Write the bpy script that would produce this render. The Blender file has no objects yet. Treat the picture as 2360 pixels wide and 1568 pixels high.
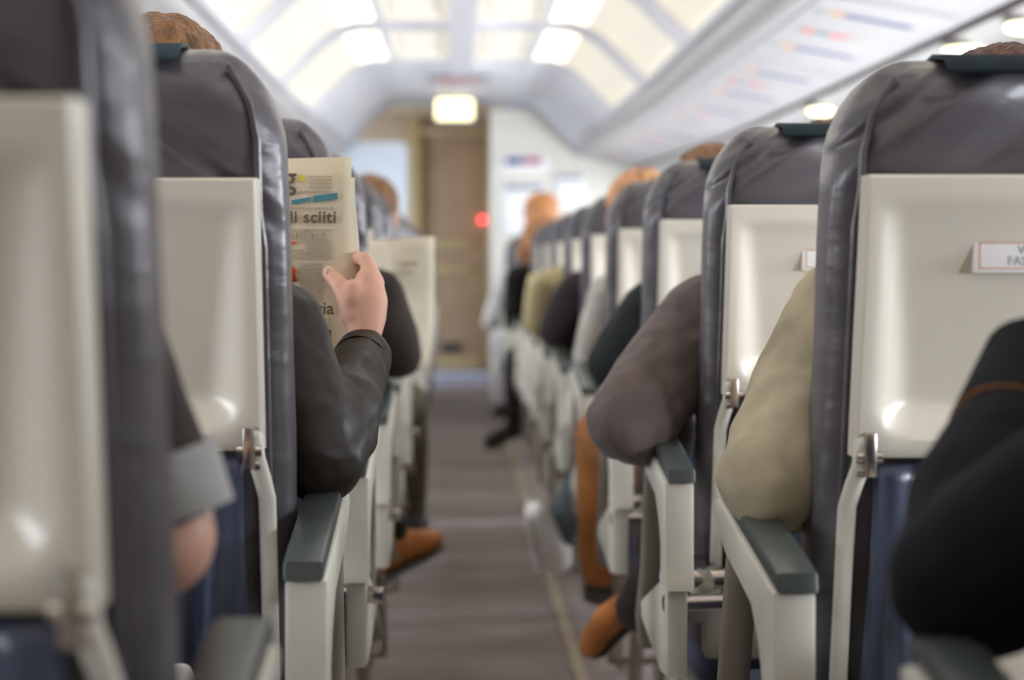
import bpy, bmesh, math, random
from mathutils import Vector, Matrix, noise
random.seed(7)
sc = bpy.context.scene
C = sc.collection
V = Vector
ZC = 0.96            # camera height over the cabin floor; X=0 is the camera, +Y looks down the aisle
F = 4030.0

# ---------------------------------------------------------------- camera
cd = bpy.data.cameras.new('camera'); cam = bpy.data.objects.new('camera', cd); C.objects.link(cam)
cam.location = (0, 0, ZC); cam.rotation_euler = (math.radians(90), 0, 0)
cd.sensor_width = 36; cd.lens = F / 2360 * 36
cd.shift_x = (1180 - 1045) / 2360; cd.shift_y = -(784 - 612) / 2360
cd.clip_start = 0.05; cd.clip_end = 100
cd.dof.use_dof = True; cd.dof.focus_distance = 1.98; cd.dof.aperture_fstop = 3.4
sc.camera = cam

# ---------------------------------------------------------------- world, view
w = bpy.data.worlds.new('sky'); sc.world = w; w.use_nodes = True
bg = w.node_tree.nodes['Background']; bg.inputs[0].default_value = (0.55, 0.7, 1, 1); bg.inputs[1].default_value = 1.0
sc.view_settings.view_transform = 'Standard'; sc.view_settings.look = 'None'
sc.view_settings.gamma = 1; sc.view_settings.exposure = 0.27; sc.view_settings.use_curve_mapping = False
sc.cycles.max_bounces = 8; sc.cycles.diffuse_bounces = 5; sc.cycles.glossy_bounces = 4
sc.cycles.sample_clamp_indirect = 6; sc.cycles.caustics_reflective = False; sc.cycles.caustics_refractive = False

# ---------------------------------------------------------------- daylight outside the windows and doors
def area(name, loc, rot, sx, sy, power, col):
    l = bpy.data.lights.new(name, 'AREA'); l.shape = 'RECTANGLE'; l.size = sx; l.size_y = sy
    l.energy = power; l.color = col
    o = bpy.data.objects.new(name, l); C.objects.link(o); o.location = loc; o.rotation_euler = rot; return o
R90 = math.pi / 2
DAY = (0.97, 0.975, 0.98)
area('daylight_right', (2.05, 6.2, 1.08), (0, R90, 0), 0.75, 12.2, 1150, DAY)
area('daylight_left', (-1.95, 6.2, 1.08), (0, -R90, 0), 0.75, 12.2, 620, DAY)
area('daylight_front_door', (-1.75, 14.15, 1.1), (0, -R90, 0), 1.9, 1.0, 22, (0.66, 0.77, 1.0))
sp = bpy.data.lights.new('sun_through_window', 'SPOT'); sp.energy = 6500; sp.color = (0.66, 0.76, 1.0)
sp.spot_size = math.radians(9); sp.spot_blend = 0.15; sp.shadow_soft_size = 0.8
so = bpy.data.objects.new('sun_through_window', sp); C.objects.link(so); so.location = (-11, 4.2, 6.2)
so.rotation_euler = (V((0.10, 6.0, 0)) - V(so.location)).to_track_quat('-Z', 'Y').to_euler()

# ---------------------------------------------------------------- materials
def mat(name, col, rough=0.5, spec=0.5, metal=0, var=0, vscale=20, bump=0, bscale=60, stretch=(1, 1, 1), emit=0, ecol=None, sheen=0, coat=0, col2=None):
    m = bpy.data.materials.new(name); m.use_nodes = True
    nt = m.node_tree; n = nt.nodes; p = n['Principled BSDF']
    p.inputs['Base Color'].default_value = (*col, 1); p.inputs['Roughness'].default_value = rough
    p.inputs['Specular IOR Level'].default_value = spec; p.inputs['Metallic'].default_value = metal
    if sheen: p.inputs['Sheen Weight'].default_value = sheen
    if coat: p.inputs['Coat Weight'].default_value = coat; p.inputs['Coat Roughness'].default_value = 0.25
    if emit:
        p.inputs['Emission Color'].default_value = (*(ecol or col), 1); p.inputs['Emission Strength'].default_value = emit
    if var or bump:
        tc = n.new('ShaderNodeTexCoord'); mp = n.new('ShaderNodeMapping'); mp.inputs['Scale'].default_value = stretch
        nt.links.new(tc.outputs['Object'], mp.inputs['Vector'])
    if var:
        nz = n.new('ShaderNodeTexNoise'); nz.inputs['Scale'].default_value = vscale; nz.inputs['Detail'].default_value = 4
        nt.links.new(mp.outputs[0], nz.inputs['Vector'])
        mx = n.new('ShaderNodeMix'); mx.data_type = 'RGBA'
        c2 = col2 or tuple(max(0, c * (1 - var)) for c in col)
        c1 = col if col2 else tuple(min(1, c * (1 + var)) for c in col)
        mx.inputs['A'].default_value = (*c1, 1); mx.inputs['B'].default_value = (*c2, 1)
        rp = n.new('ShaderNodeMapRange'); rp.inputs[1].default_value = 0.35; rp.inputs[2].default_value = 0.65
        nt.links.new(nz.outputs[0], rp.inputs[0]); nt.links.new(rp.outputs[0], mx.inputs['Factor'])
        nt.links.new(mx.outputs['Result'], p.inputs['Base Color'])
    if bump:
        nb = n.new('ShaderNodeTexNoise'); nb.inputs['Scale'].default_value = bscale; nb.inputs['Detail'].default_value = 3
        nt.links.new(mp.outputs[0], nb.inputs['Vector'])
        b = n.new('ShaderNodeBump'); b.inputs['Strength'].default_value = bump; b.inputs['Distance'].default_value = 0.01
        nt.links.new(nb.outputs[0], b.inputs['Height']); nt.links.new(b.outputs[0], p.inputs['Normal'])
    return m
M = {}
M['leather'] = mat('grey_leather', (0.086, 0.078, 0.090), 0.35, 0.75, var=0.12, vscale=6, bump=0.35, bscale=9, stretch=(1.2, 1, 3.0))
def wrinkles(name, src, rot):
    m = src.copy(); m.name = name; nt = m.node_tree; n = nt.nodes; p = n['Principled BSDF']
    tc = n.new('ShaderNodeTexCoord'); a_ = n.new('ShaderNodeMapping'); a_.inputs['Rotation'].default_value = (0, rot, 0); b_ = n.new('ShaderNodeMapping'); b_.inputs['Scale'].default_value = (2.2, 1.5, 15)
    nz = n.new('ShaderNodeTexNoise'); nz.inputs['Scale'].default_value = 1.0; nz.inputs['Detail'].default_value = 1.5; nz.inputs['Distortion'].default_value = 0.4
    bp = n.new('ShaderNodeBump'); bp.inputs['Strength'].default_value = 0.8; bp.inputs['Distance'].default_value = 0.06
    L = nt.links; L.new(tc.outputs['Object'], a_.inputs[0]); L.new(a_.outputs[0], b_.inputs[0]); L.new(b_.outputs[0], nz.inputs['Vector']); L.new(nz.outputs[0], bp.inputs['Height'])
    sx_ = n.new('ShaderNodeSeparateXYZ'); mr = n.new('ShaderNodeMapRange'); mr.inputs[1].default_value = 0.98; mr.inputs[2].default_value = 1.07; mr.inputs[3].default_value = 0.08; mr.inputs[4].default_value = 1.0
    L.new(tc.outputs['Object'], sx_.inputs[0]); L.new(sx_.outputs[2], mr.inputs[0]); L.new(mr.outputs[0], bp.inputs['Strength'])
    old = p.inputs['Normal'].links[0].from_node; L.new(bp.outputs[0], old.inputs['Normal'])
    return m
M['leather_r'] = wrinkles('grey_leather_right', M['leather'], 0.6); M['leather_l'] = wrinkles('grey_leather_left', M['leather'], -0.6)
M['leather_daylit'] = mat('leather_daylight_tint', (0.055, 0.068, 0.115), 0.33, 0.6, var=0.15, vscale=8, bump=0.4, bscale=10, stretch=(4, 1, 0.8))  # seat leather with the blue of the daylight put into its colour
M['cushion'] = mat('cushion_leather', (0.06, 0.07, 0.12), 0.45, 0.5, var=0.1, bump=0.2, bscale=12)
M['tray'] = mat('cream_plastic', (0.70, 0.655, 0.56), 0.3, 0.6, var=0.03, vscale=3)
M['armshell'] = mat('armrest_plastic', (0.68, 0.66, 0.58), 0.36, 0.5, var=0.05, vscale=8)
M['panel_grey'] = mat('taupe_plastic', (0.36, 0.33, 0.28), 0.5, 0.4, var=0.06, vscale=8)
M['pad'] = mat('green_grey_rubber', (0.055, 0.068, 0.066), 0.33, 0.6, var=0.1)
M['strip'] = mat('dark_headrest_cloth', (0.018, 0.035, 0.045), 0.7, 0.3, var=0.2)
M['steel'] = mat('steel', (0.62, 0.58, 0.54), 0.25, 0.5, metal=1)
M['legmetal'] = mat('leg_metal', (0.34, 0.31, 0.26), 0.4, 0.5, metal=0.3, var=0.1)
M['dark'] = mat('dark_gap', (0.05, 0.042, 0.035), 0.6)
M['carpet'] = mat('carpet', (0.27, 0.225, 0.205), 0.95, 0.1, var=0.35, vscale=160, bump=0.5, bscale=400)
M['vinyl'] = mat('blue_vinyl', (0.42, 0.47, 0.62), 0.35, 0.5, var=0.05)
M['track'] = mat('tan_track', (0.34, 0.27, 0.19), 0.55, 0.4, var=0.1)
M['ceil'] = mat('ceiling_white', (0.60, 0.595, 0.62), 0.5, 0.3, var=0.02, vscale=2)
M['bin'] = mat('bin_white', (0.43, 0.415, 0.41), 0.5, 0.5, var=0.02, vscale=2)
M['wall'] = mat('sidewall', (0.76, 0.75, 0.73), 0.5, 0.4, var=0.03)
M['bulk'] = mat('bulkhead_white', (0.76, 0.73, 0.65), 0.5, 0.3, var=0.03, vscale=3)
M['bulkblue'] = mat('partition_pale_blue', (0.66, 0.72, 0.78), 0.5, 0.3, var=0.03, vscale=3)
M['tan'] = mat('tan_panel', (0.58, 0.45, 0.29), 0.5, 0.4, var=0.08, vscale=3)
M['door'] = mat('brown_door', (0.48, 0.33, 0.19), 0.5, 0.4, var=0.08, vscale=4)
M['gold'] = mat('gold_trim', (0.62, 0.48, 0.24), 0.35, 0.5, metal=0.25, var=0.06)
M['glow_out'] = mat('outer_panel_added_glow', (0.64, 0.61, 0.53), 0.5, 0.3, emit=0.26, ecol=(1.0, 0.92, 0.76))  # cove panel, no lamp; glow added so it looks washed by the lens
M['lamp_tube'] = mat('lamp_lens', (0.8, 0.76, 0.66), 0.5, 0.3, emit=1.35, ecol=(1.0, 0.90, 0.70))
M['glow_in'] = mat('inner_panel_added_glow', (0.64, 0.61, 0.54), 0.5, 0.3, emit=0.26, ecol=(1.0, 0.92, 0.76))  # flat ceiling panel; added emission imitates lamplight falling on it
M['exit'] = mat('lit_sign', (0.9, 0.85, 0.6), 0.4, emit=1.5, ecol=(1.0, 0.93, 0.50))
M['readlamp'] = mat('warm_lamp', (0.9, 0.85, 0.6), 0.4, emit=3.0, ecol=(1.0, 0.90, 0.50))
M['redled'] = mat('red_led', (0.8, 0.03, 0.04), 0.4, emit=7.5, ecol=(1.0, 0.055, 0.075))
M['glass'] = mat('pane', (0.9, 0.93, 0.95), 0.05, 0.5)
_n = M['glass'].node_tree; _p = _n.nodes['Principled BSDF']; _t = _n.nodes.new('ShaderNodeBsdfTransparent'); _g = _n.nodes.new('ShaderNodeBsdfGlossy'); _x = _n.nodes.new('ShaderNodeMixShader')
_t.inputs[0].default_value = (0.95, 0.97, 1, 1); _g.inputs['Roughness'].default_value = 0.03; _x.inputs[0].default_value = 0.06
_n.links.new(_t.outputs[0], _x.inputs[1]); _n.links.new(_g.outputs[0], _x.inputs[2]); _n.links.new(_x.outputs[0], _n.nodes['Material Output'].inputs[0]); _n.nodes.remove(_p)
M['paper'] = mat('newsprint', (0.93, 0.86, 0.70), 0.8, 0.2, var=0.03, vscale=12)
M['paperw'] = mat('white_newsprint', (0.90, 0.86, 0.74), 0.8, 0.2, var=0.06, vscale=18)
for _k in ('paper', 'paperw'):
    _n = M[_k].node_tree; _p = _n.nodes['Principled BSDF']; _t = _n.nodes.new('ShaderNodeBsdfTranslucent'); _x = _n.nodes.new('ShaderNodeMixShader')
    _t.inputs[0].default_value = (0.95, 0.90, 0.76, 1); _x.inputs[0].default_value = 0.3
    _n.links.new(_p.outputs[0], _x.inputs[1]); _n.links.new(_t.outputs[0], _x.inputs[2]); _n.links.new(_x.outputs[0], _n.nodes['Material Output'].inputs[0])
M['ink'] = mat('ink', (0.16, 0.13, 0.10), 0.8, 0.1)
M['ink_lt'] = mat('grey_ink', (0.52, 0.47, 0.38), 0.8, 0.1)
M['teal'] = mat('teal_ink', (0.10, 0.30, 0.36), 0.8, 0.1)
M['orange'] = mat('orange_ink', (0.80, 0.12, 0.04), 0.8, 0.1)
M['yellow'] = mat('yellow_ink', (0.80, 0.66, 0.12), 0.8, 0.1)
M['brownpic'] = mat('picture_brown', (0.22, 0.10, 0.06), 0.8, 0.1, var=0.6, vscale=60)
M['navy'] = mat('navy_print', (0.04, 0.05, 0.22), 0.6, 0.2)
M['magenta'] = mat('magenta_print', (0.48, 0.12, 0.22), 0.6, 0.2)
M['red'] = mat('red_print', (0.75, 0.10, 0.10), 0.6, 0.2)
M['pinkred'] = mat('pale_red_print', (0.80, 0.24, 0.22), 0.6, 0.2)
M['signgrey'] = mat('grey_print', (0.30, 0.32, 0.34), 0.6, 0.2)
M['signorange'] = mat('orange_print', (0.72, 0.30, 0.07), 0.6, 0.2)
M['white'] = mat('white_matte', (0.88, 0.88, 0.87), 0.5, 0.4)
M['border'] = mat('sticker_border', (0.60, 0.34, 0.26), 0.6, 0.2)
M['skin'] = mat('skin', (0.76, 0.44, 0.33), 0.5, 0.4, var=0.07, vscale=30)
M['skin'].node_tree.nodes['Principled BSDF'].inputs['Subsurface Weight'].default_value = 0.15
M['skin'].node_tree.nodes['Principled BSDF'].inputs['Subsurface Radius'].default_value = (0.01, 0.004, 0.002)
M['nail'] = mat('nail', (0.85, 0.60, 0.52), 0.3, 0.5)
M['eye'] = mat('eye', (0.05, 0.04, 0.03), 0.2)
M['lip'] = mat('lip', (0.5, 0.2, 0.17), 0.5)
def cloth(name, col, rough=0.8, sheen=0.08, var=0.15, bump=0.4):
    M[name] = mat(name, col, rough, 0.15, var=var, vscale=14, bump=bump, bscale=14, sheen=sheen); return name
cloth('cloth_black_suit', (0.018, 0.013, 0.010), 0.5, 0.0, bump=0.5); M['cloth_black_suit'].node_tree.nodes['Principled BSDF'].inputs['Specular IOR Level'].default_value = 0.35
cloth('cloth_dark_brown', (0.040, 0.031, 0.028)); cloth('cloth_navy_denim', (0.006, 0.0075, 0.010), 0.8, 0.0)
cloth('cloth_khaki', (0.43, 0.37, 0.26)); cloth('cloth_taupe_wool', (0.125, 0.095, 0.092), 0.9, 0.15)
cloth('cloth_charcoal', (0.022, 0.027, 0.029)); cloth('cloth_pale', (0.55, 0.52, 0.47)); cloth('cloth_plum', (0.045, 0.035, 0.04))
cloth('cloth_cream', (0.55, 0.47, 0.27)); cloth('cloth_white', (0.75, 0.75, 0.76)); cloth('cloth_teal_jeans', (0.10, 0.13, 0.14))
cloth('cloth_orange', (0.42, 0.17, 0.055)); cloth('cloth_grey', (0.34, 0.34, 0.33)); cloth('cloth_black', (0.014, 0.012, 0.011), 0.8, 0.1)
cloth('cloth_navy', (0.04, 0.045, 0.09)); cloth('cloth_olive', (0.10, 0.085, 0.05))
M['suede'] = mat('brown_suede', (0.46, 0.17, 0.045), 0.65, 0.3, var=0.25, vscale=18)
M['sole'] = mat('dark_sole', (0.045, 0.04, 0.03), 0.6)
M['blackshoe'] = mat('black_leather_shoe', (0.02, 0.018, 0.016), 0.35)
def hairm(name, col):
    M[name] = mat(name, col, 0.5, 0.5, var=0.5, vscale=30, bump=0.9, bscale=60, stretch=(3, 3, 0.6)); return name
hairm('hair_brown', (0.22, 0.10, 0.035)); hairm('hair_ginger', (0.52, 0.22, 0.07)); hairm('hair_dark', (0.10, 0.04, 0.025)); hairm('hair_orange', (0.62, 0.30, 0.14))

# ---------------------------------------------------------------- mesh helpers
def obj(name, bm, m, parent=None, smooth=True, sharp=None):
    me = bpy.data.meshes.new(name); bmesh.ops.recalc_face_normals(bm, faces=bm.faces); bm.to_mesh(me); bm.free()
    for mm in (m if isinstance(m, (list, tuple)) else [m]): me.materials.append(mm)
    o = bpy.data.objects.new(name, me); C.objects.link(o)
    if parent: o.parent = parent
    if smooth:
        for p in me.polygons: p.use_smooth = True
        me.set_sharp_from_angle(angle=math.radians(sharp or 40))
    return o
def tag(o, label=None, cat=None, group=None, kind=None):
    if label: o['label'] = label
    if cat: o['category'] = cat
    if group: o['group'] = group
    if kind: o['kind'] = kind
    return o
def empty(name, loc, label=None, cat=None, group=None):
    o = bpy.data.objects.new(name, None); C.objects.link(o); o.location = loc; o.empty_display_size = 0.05
    return tag(o, label, cat, group)
def box(bm, a, b, bev=0, seg=2, mi=0):
    x0, y0, z0 = (min(a[i], b[i]) for i in range(3)); x1, y1, z1 = (max(a[i], b[i]) for i in range(3))
    vs = [bm.verts.new(p) for p in ((x0,y0,z0),(x1,y0,z0),(x1,y1,z0),(x0,y1,z0),(x0,y0,z1),(x1,y0,z1),(x1,y1,z1),(x0,y1,z1))]
    fs = [bm.faces.new([vs[i] for i in f]) for f in ((0,3,2,1),(4,5,6,7),(0,1,5,4),(1,2,6,5),(2,3,7,6),(3,0,4,7))]
    for f in fs: f.material_index = mi
    if bev:
        es = list({e for f in fs for e in f.edges})
        bmesh.ops.bevel(bm, geom=es, offset=bev, segments=seg, affect='EDGES', profile=0.5)
    return bm
def BX(a, b, bev=0, seg=2): return box(bmesh.new(), a, b, bev, seg)
def extrude_poly(bm, poly, x0, x1, bev=0.004):     # polygon in (y,z) extruded along x
    a = [bm.verts.new((x0, y, z)) for y, z in poly]; b = [bm.verts.new((x1, y, z)) for y, z in poly]
    n = len(poly); fs = [bm.faces.new(a), bm.faces.new(list(reversed(b)))]
    for i in range(n): fs.append(bm.faces.new((a[i], b[i], b[(i+1) % n], a[(i+1) % n])))
    bmesh.ops.recalc_face_normals(bm, faces=fs)
    if bev:
        es = [e for e in fs[0].edges] + [e for e in fs[1].edges]
        bmesh.ops.bevel(bm, geom=es, offset=bev, segments=2, affect='EDGES', profile=0.5)
    return bm
def loft(bm, pts, rad, n=14, caps=True, up=None, mi=0):
    """closed tube along pts; rad entries float or (ru, rv); u is close to world X unless up is given"""
    pts = [V(p) for p in pts]; rad = [(r, r) if not isinstance(r, (tuple, list)) else r for r in rad]
    T = []
    for i in range(len(pts)):
        a = pts[max(0, i-1)]; b = pts[min(len(pts)-1, i+1)]; t = (b - a)
        T.append(t.normalized() if t.length > 1e-9 else V((0, 0, 1)))
    ref = V(up) if up else V((1, 0, 0))
    if abs(ref.dot(T[0])) > 0.9: ref = V((0, 1, 0))
    u = (ref - T[0] * ref.dot(T[0])).normalized()
    rings = []
    def ring(c, t, u, ru, rv):
        v = t.cross(u); return [bm.verts.new(c + u * (math.cos(2*math.pi*k/n) * ru) + v * (math.sin(2*math.pi*k/n) * rv)) for k in range(n)]
    if caps:
        ru, rv = rad[0]; rr = min(ru, rv)
        for a in (75, 50, 25):
            s = math.cos(math.radians(a)); rings.append(ring(pts[0] - T[0] * (rr * math.sin(math.radians(a))), T[0], u, ru*s, rv*s))
    for i, p in enumerate(pts):
        u = (u - T[i] * u.dot(T[i])).normalized(); rings.append(ring(p, T[i], u, *rad[i]))
    if caps:
        ru, rv = rad[-1]; rr = min(ru, rv)
        for a in (25, 50, 75):
            s = math.cos(math.radians(a)); rings.append(ring(pts[-1] + T[-1] * (rr * math.sin(math.radians(a))), T[-1], u, ru*s, rv*s))
    for a, b in zip(rings, rings[1:]):
        for k in range(n):
            f = bm.faces.new((a[k], a[(k+1) % n], b[(k+1) % n], b[k])); f.material_index = mi
    f = bm.faces.new(list(reversed(rings[0]))); f.material_index = mi
    f = bm.faces.new(rings[-1]); f.material_index = mi
    return bm
def ball(bm, c, r, rot=None, n=16):
    r = (r, r, r) if not isinstance(r, (tuple, list)) else r
    m = Matrix.Translation(V(c)) @ (rot.to_matrix().to_4x4() if rot else Matrix()) @ Matrix.Diagonal((*r, 1))
    bmesh.ops.create_uvsphere(bm, u_segments=n, v_segments=n*2//3, radius=1, matrix=m); return bm
def cyl(bm, a, b, r, n=16):
    a, b = V(a), V(b); d = b - a
    m = Matrix.Translation((a+b)/2) @ d.to_track_quat('Z', 'Y').to_matrix().to_4x4()
    bmesh.ops.create_cone(bm, cap_ends=True, segments=n, radius1=r, radius2=r, depth=d.length, matrix=m); return bm
def at(px, py, Y): return V(((px - 1045) * Y / F, Y, ZC - (py - 612) * Y / F))
def text(name, body, size, loc, m, parent, ry=0, align='LEFT', bold=0.0, space=1.0):
    c = bpy.data.curves.new(name, 'FONT'); c.body = body; c.size = size; c.align_x = align; c.extrude = 0.0003; c.offset = bold; c.space_character = space
    tmp = bpy.data.objects.new(name + '_curve', c); C.objects.link(tmp)
    me = bpy.data.meshes.new_from_object(tmp.evaluated_get(bpy.context.evaluated_depsgraph_get()))
    bpy.data.objects.remove(tmp); me.materials.clear(); me.materials.append(m)
    o = bpy.data.objects.new(name, me); C.objects.link(o); o.parent = parent
    o.location = loc; o.rotation_euler = (R90, ry, 0); return o

# ================================================================= SETTING
XC = 0.045
def taper(Y):
    if Y <= 9.5: return 1.0
    return 1 - 0.13 * min(1, (Y - 9.5) / 3.5)
PROF = [(0.0,1.19),(0.065,1.19),(0.07,1.2),(0.38,1.2),(0.43,1.2),(0.53,1.197),(0.61,1.175),(0.68,1.13),(0.74,1.075),(0.90,0.92),(0.935,0.885)]
def cp(i, side, Y, off=0.0):
    x, z = PROF[i]
    if off:
        a = PROF[max(0, i-1)]; b = PROF[min(len(PROF)-1, i+1)]
        t = V((b[0]-a[0], b[1]-a[1])).normalized(); nx, nz = -t.y, t.x
        x += nx * off; z += nz * off
    return (XC + side * x * taper(Y), Y, ZC + z)
BAYS = [(10.15 - 1.6*k - 1.22, 10.15 - 1.6*k) for k in range(8)]
Y0C, Y1C = -3.2, 13.0
ys = sorted({Y0C, Y1C, 11.0, 12.0, 9.5} | {y for b in BAYS for y in b if y > Y0C})
bm = bmesh.new()
for side in (-1, 1):
    for ya, yb in zip(ys, ys[1:]):
        inbay = any(a - 1e-6 <= ya and yb <= b + 1e-6 for a, b in BAYS)
        for i in range(len(PROF)-1):
            if inbay and (i == 2 or 4 <= i <= 8): continue
            bm.faces.new([bm.verts.new(p) for p in (cp(i, side, ya), cp(i+1, side, ya), cp(i+1, side, yb), cp(i, side, yb))])
bmesh.ops.remove_doubles(bm, verts=bm.verts, dist=1e-5)
ceil = obj('ceiling', bm, M['ceil'], sharp=25); tag(ceil, kind='structure')
ceil.modifiers.new('s', 'SOLIDIFY').thickness = 0.004
ORD = ['first', 'second', 'third', 'fourth', 'fifth', 'sixth', 'seventh', 'eighth', 'ninth', 'tenth', 'eleventh', 'twelfth', 'thirteenth', 'fourteenth', 'fifteenth']
for k, (ya, yb) in enumerate(BAYS):
    for side in (-1, 1):
        if yb < 3.4: grp = None
        t = empty('ceiling_light', (XC + side*0.6, (ya+yb)/2, ZC + 1.22),
                  f"warm cream cove light, {'left' if side < 0 else 'right'} half of ceiling, {ORD[k]} bay back from the bulkhead", 'ceiling light', 'cove lights along the cabin ceiling')
        org = V(t.location)
        for nm, idx, mm in (('inner_glow_panel', (2, 3), 'glow_in'), ('lamp_lens', (4, 5, 6), 'lamp_tube'), ('outer_glow_panel', (6, 7, 8, 9), 'glow_out')):  # inner and outer panels carry added glow; the lens is the lamp
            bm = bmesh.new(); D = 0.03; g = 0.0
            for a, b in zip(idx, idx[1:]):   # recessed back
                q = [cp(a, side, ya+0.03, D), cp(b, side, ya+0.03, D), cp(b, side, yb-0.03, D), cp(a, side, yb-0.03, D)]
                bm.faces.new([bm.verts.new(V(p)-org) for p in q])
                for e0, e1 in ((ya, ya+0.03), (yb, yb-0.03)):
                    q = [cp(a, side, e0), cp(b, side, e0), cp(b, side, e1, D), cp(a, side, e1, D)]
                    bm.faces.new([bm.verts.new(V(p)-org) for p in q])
            for a in ((idx[0], idx[-1]) if nm == 'inner_glow_panel' else (idx[0],) if nm == 'lamp_lens' else (idx[-1],)):
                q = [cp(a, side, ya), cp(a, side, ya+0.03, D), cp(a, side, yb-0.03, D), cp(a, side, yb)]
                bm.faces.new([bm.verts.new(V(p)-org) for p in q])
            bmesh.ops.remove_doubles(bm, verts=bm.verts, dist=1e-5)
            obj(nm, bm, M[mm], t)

# overhead bins: 1.58 m units, with instruction placards under them
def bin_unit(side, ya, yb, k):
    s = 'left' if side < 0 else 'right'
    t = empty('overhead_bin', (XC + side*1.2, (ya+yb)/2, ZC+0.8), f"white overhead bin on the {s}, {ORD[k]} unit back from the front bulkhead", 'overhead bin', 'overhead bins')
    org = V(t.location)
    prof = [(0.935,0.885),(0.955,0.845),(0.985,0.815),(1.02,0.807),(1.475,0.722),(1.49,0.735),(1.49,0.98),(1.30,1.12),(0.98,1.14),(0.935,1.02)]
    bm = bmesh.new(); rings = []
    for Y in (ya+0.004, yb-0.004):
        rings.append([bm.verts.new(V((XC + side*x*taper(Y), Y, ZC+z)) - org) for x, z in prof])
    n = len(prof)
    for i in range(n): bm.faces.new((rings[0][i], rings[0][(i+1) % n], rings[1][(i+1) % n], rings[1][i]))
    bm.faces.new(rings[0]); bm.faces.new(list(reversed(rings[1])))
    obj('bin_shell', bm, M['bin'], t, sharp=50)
    # service panel outline and placards
    def under(x, Y, d=0.003): 
        z = 0.807 - (x-1.02)*(0.085/0.455) - d
        return V((XC + side*x*taper(Y), Y, ZC+z)) - org
    bm = bmesh.new()
    def quad(bm, x0, x1, y0, y1, d, mi=0):
        a = [bm.verts.new(under(x, y, dd)) for dd in (d, -0.001) for x, y in ((x0,y0),(x1,y0),(x1,y1),(x0,y1))]
        for f in ((0,1,2,3),(7,6,5,4),(0,4,5,1),(1,5,6,2),(2,6,7,3),(3,7,4,0)):
            ff = bm.faces.new([a[i] for i in f]); ff.material_index = mi
    quad(bm, 1.05, 1.44, ya+0.05, yb-0.05, 0.004)
    obj('service_panel', bm, M['bin'], t, smooth=False)
    y = 5.42
    while y > ya: y -= 0.395
    j = round((y-5.42)/0.395)
    while y < yb - 0.08:
        if y > ya + 0.03:
            bm = bmesh.new()
            if j % 2 == 0: segs = [(1.07,1.105,0),(1.125,1.165,1),(1.165,1.37,2),(1.37,1.385,0)]; ms = [M['signgrey'], M['signorange'], M['navy']]; nm = 'seat_row_placard'
            else: segs = [(1.10,1.112,0),(1.112,1.155,1),(1.155,1.20,2),(1.20,1.265,1),(1.265,1.32,3)]; ms = [M['signgrey'], M['red'], M['teal'], M['ink_lt']]; nm = 'warning_placard'
            for a, b, mi in segs: quad(bm, a, b, y-0.022, y+0.022, 0.006, mi)
            obj(nm, bm, ms, t, smooth=False)
        y += 0.395; j += 1
for side in (-1, 1):
    for k in range(10): bin_unit(side, 13.0 - 1.58*(k+1), 13.0 - 1.58*k, k)
# dark shadow-gap trim, soffit + sidewall with window openings
def strip_mesh(bm, side, prof, y0, y1, step=1.0):
    Y = y0
    while Y < y1 - 1e-6:
        Yn = min(Y+step, y1)
        for (xa, za), (xb, zb) in zip(prof, prof[1:]):
            bm.faces.new([bm.verts.new(p) for p in ((XC+side*xa*taper(Y), Y, ZC+za), (XC+side*xb*taper(Y), Y, ZC+zb), (XC+side*xb*taper(Yn), Yn, ZC+zb), (XC+side*xa*taper(Yn), Yn, ZC+za))])
        Y = Yn
    return bm
for side, nm in ((-1, 'left'), (1, 'right')):
    bm = strip_mesh(bmesh.new(), side, [(1.475,0.721),(1.49,0.705),(1.515,0.715),(1.515,0.74)], Y0C, Y1C)
    tag(obj('trim_1' if side < 0 else 'trim_2', bm, M['dark'], sharp=60), kind='structure')
    bm = strip_mesh(bmesh.new(), side, [(1.49,0.98),(1.512,0.735),(1.68,0.675)], Y0C, Y1C)
    tag(obj('trim_10' if side < 0 else 'trim_11', bm, M['wall'], sharp=60), kind='structure')
    bm = strip_mesh(bmesh.new(), side, [(1.68,0.675),(1.77,0.52),(1.81,0.32)], Y0C, Y1C)
    strip_mesh(bm, side, [(1.82,-0.10),(1.80,-0.4),(1.70,-0.75),(1.62,-0.97)], Y0C, Y1C)
    wys = [-2.6 + 0.79*k for k in range(20)]
    prev = Y0C
    for wy in wys:
        a, b = wy - 0.20, wy + 0.20
        strip_mesh(bm, side, [(1.81,0.32),(1.82,-0.10)], prev, a); prev = b
    strip_mesh(bm, side, [(1.81,0.32),(1.82,-0.10)], prev, Y1C)
    bmesh.ops.remove_doubles(bm, verts=bm.verts, dist=1e-5)
    wo = obj('wall_' + nm, bm, M['wall'], sharp=30); tag(wo, kind='structure')
    wo.modifiers.new('s', 'SOLIDIFY').thickness = 0.01
    for k, wy in enumerate(wys):
        tp = taper(wy); X = XC + side*1.815*tp
        wn = empty('window_%d' % (k+1 + (20 if side > 0 else 0)), (X, wy, ZC+0.11)); wn['kind'] = 'structure'
        bm = bmesh.new()   # frame ring
        for a, b in (((-0.012,-0.21,-0.22),(0.012,-0.18,0.22)), ((-0.012,0.18,-0.22),(0.012,0.21,0.22)), ((-0.012,-0.21,0.19),(0.012,0.21,0.22)), ((-0.012,-0.21,-0.22),(0.012,0.21,-0.19))):
            box(bm, a, b)
        obj('window_frame', bm, M['wall'], wn, smooth=False)
        obj('pane', BX((-0.002,-0.18,-0.19),(0.002,0.18,0.19)), M['glass'], wn, smooth=False)

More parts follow.
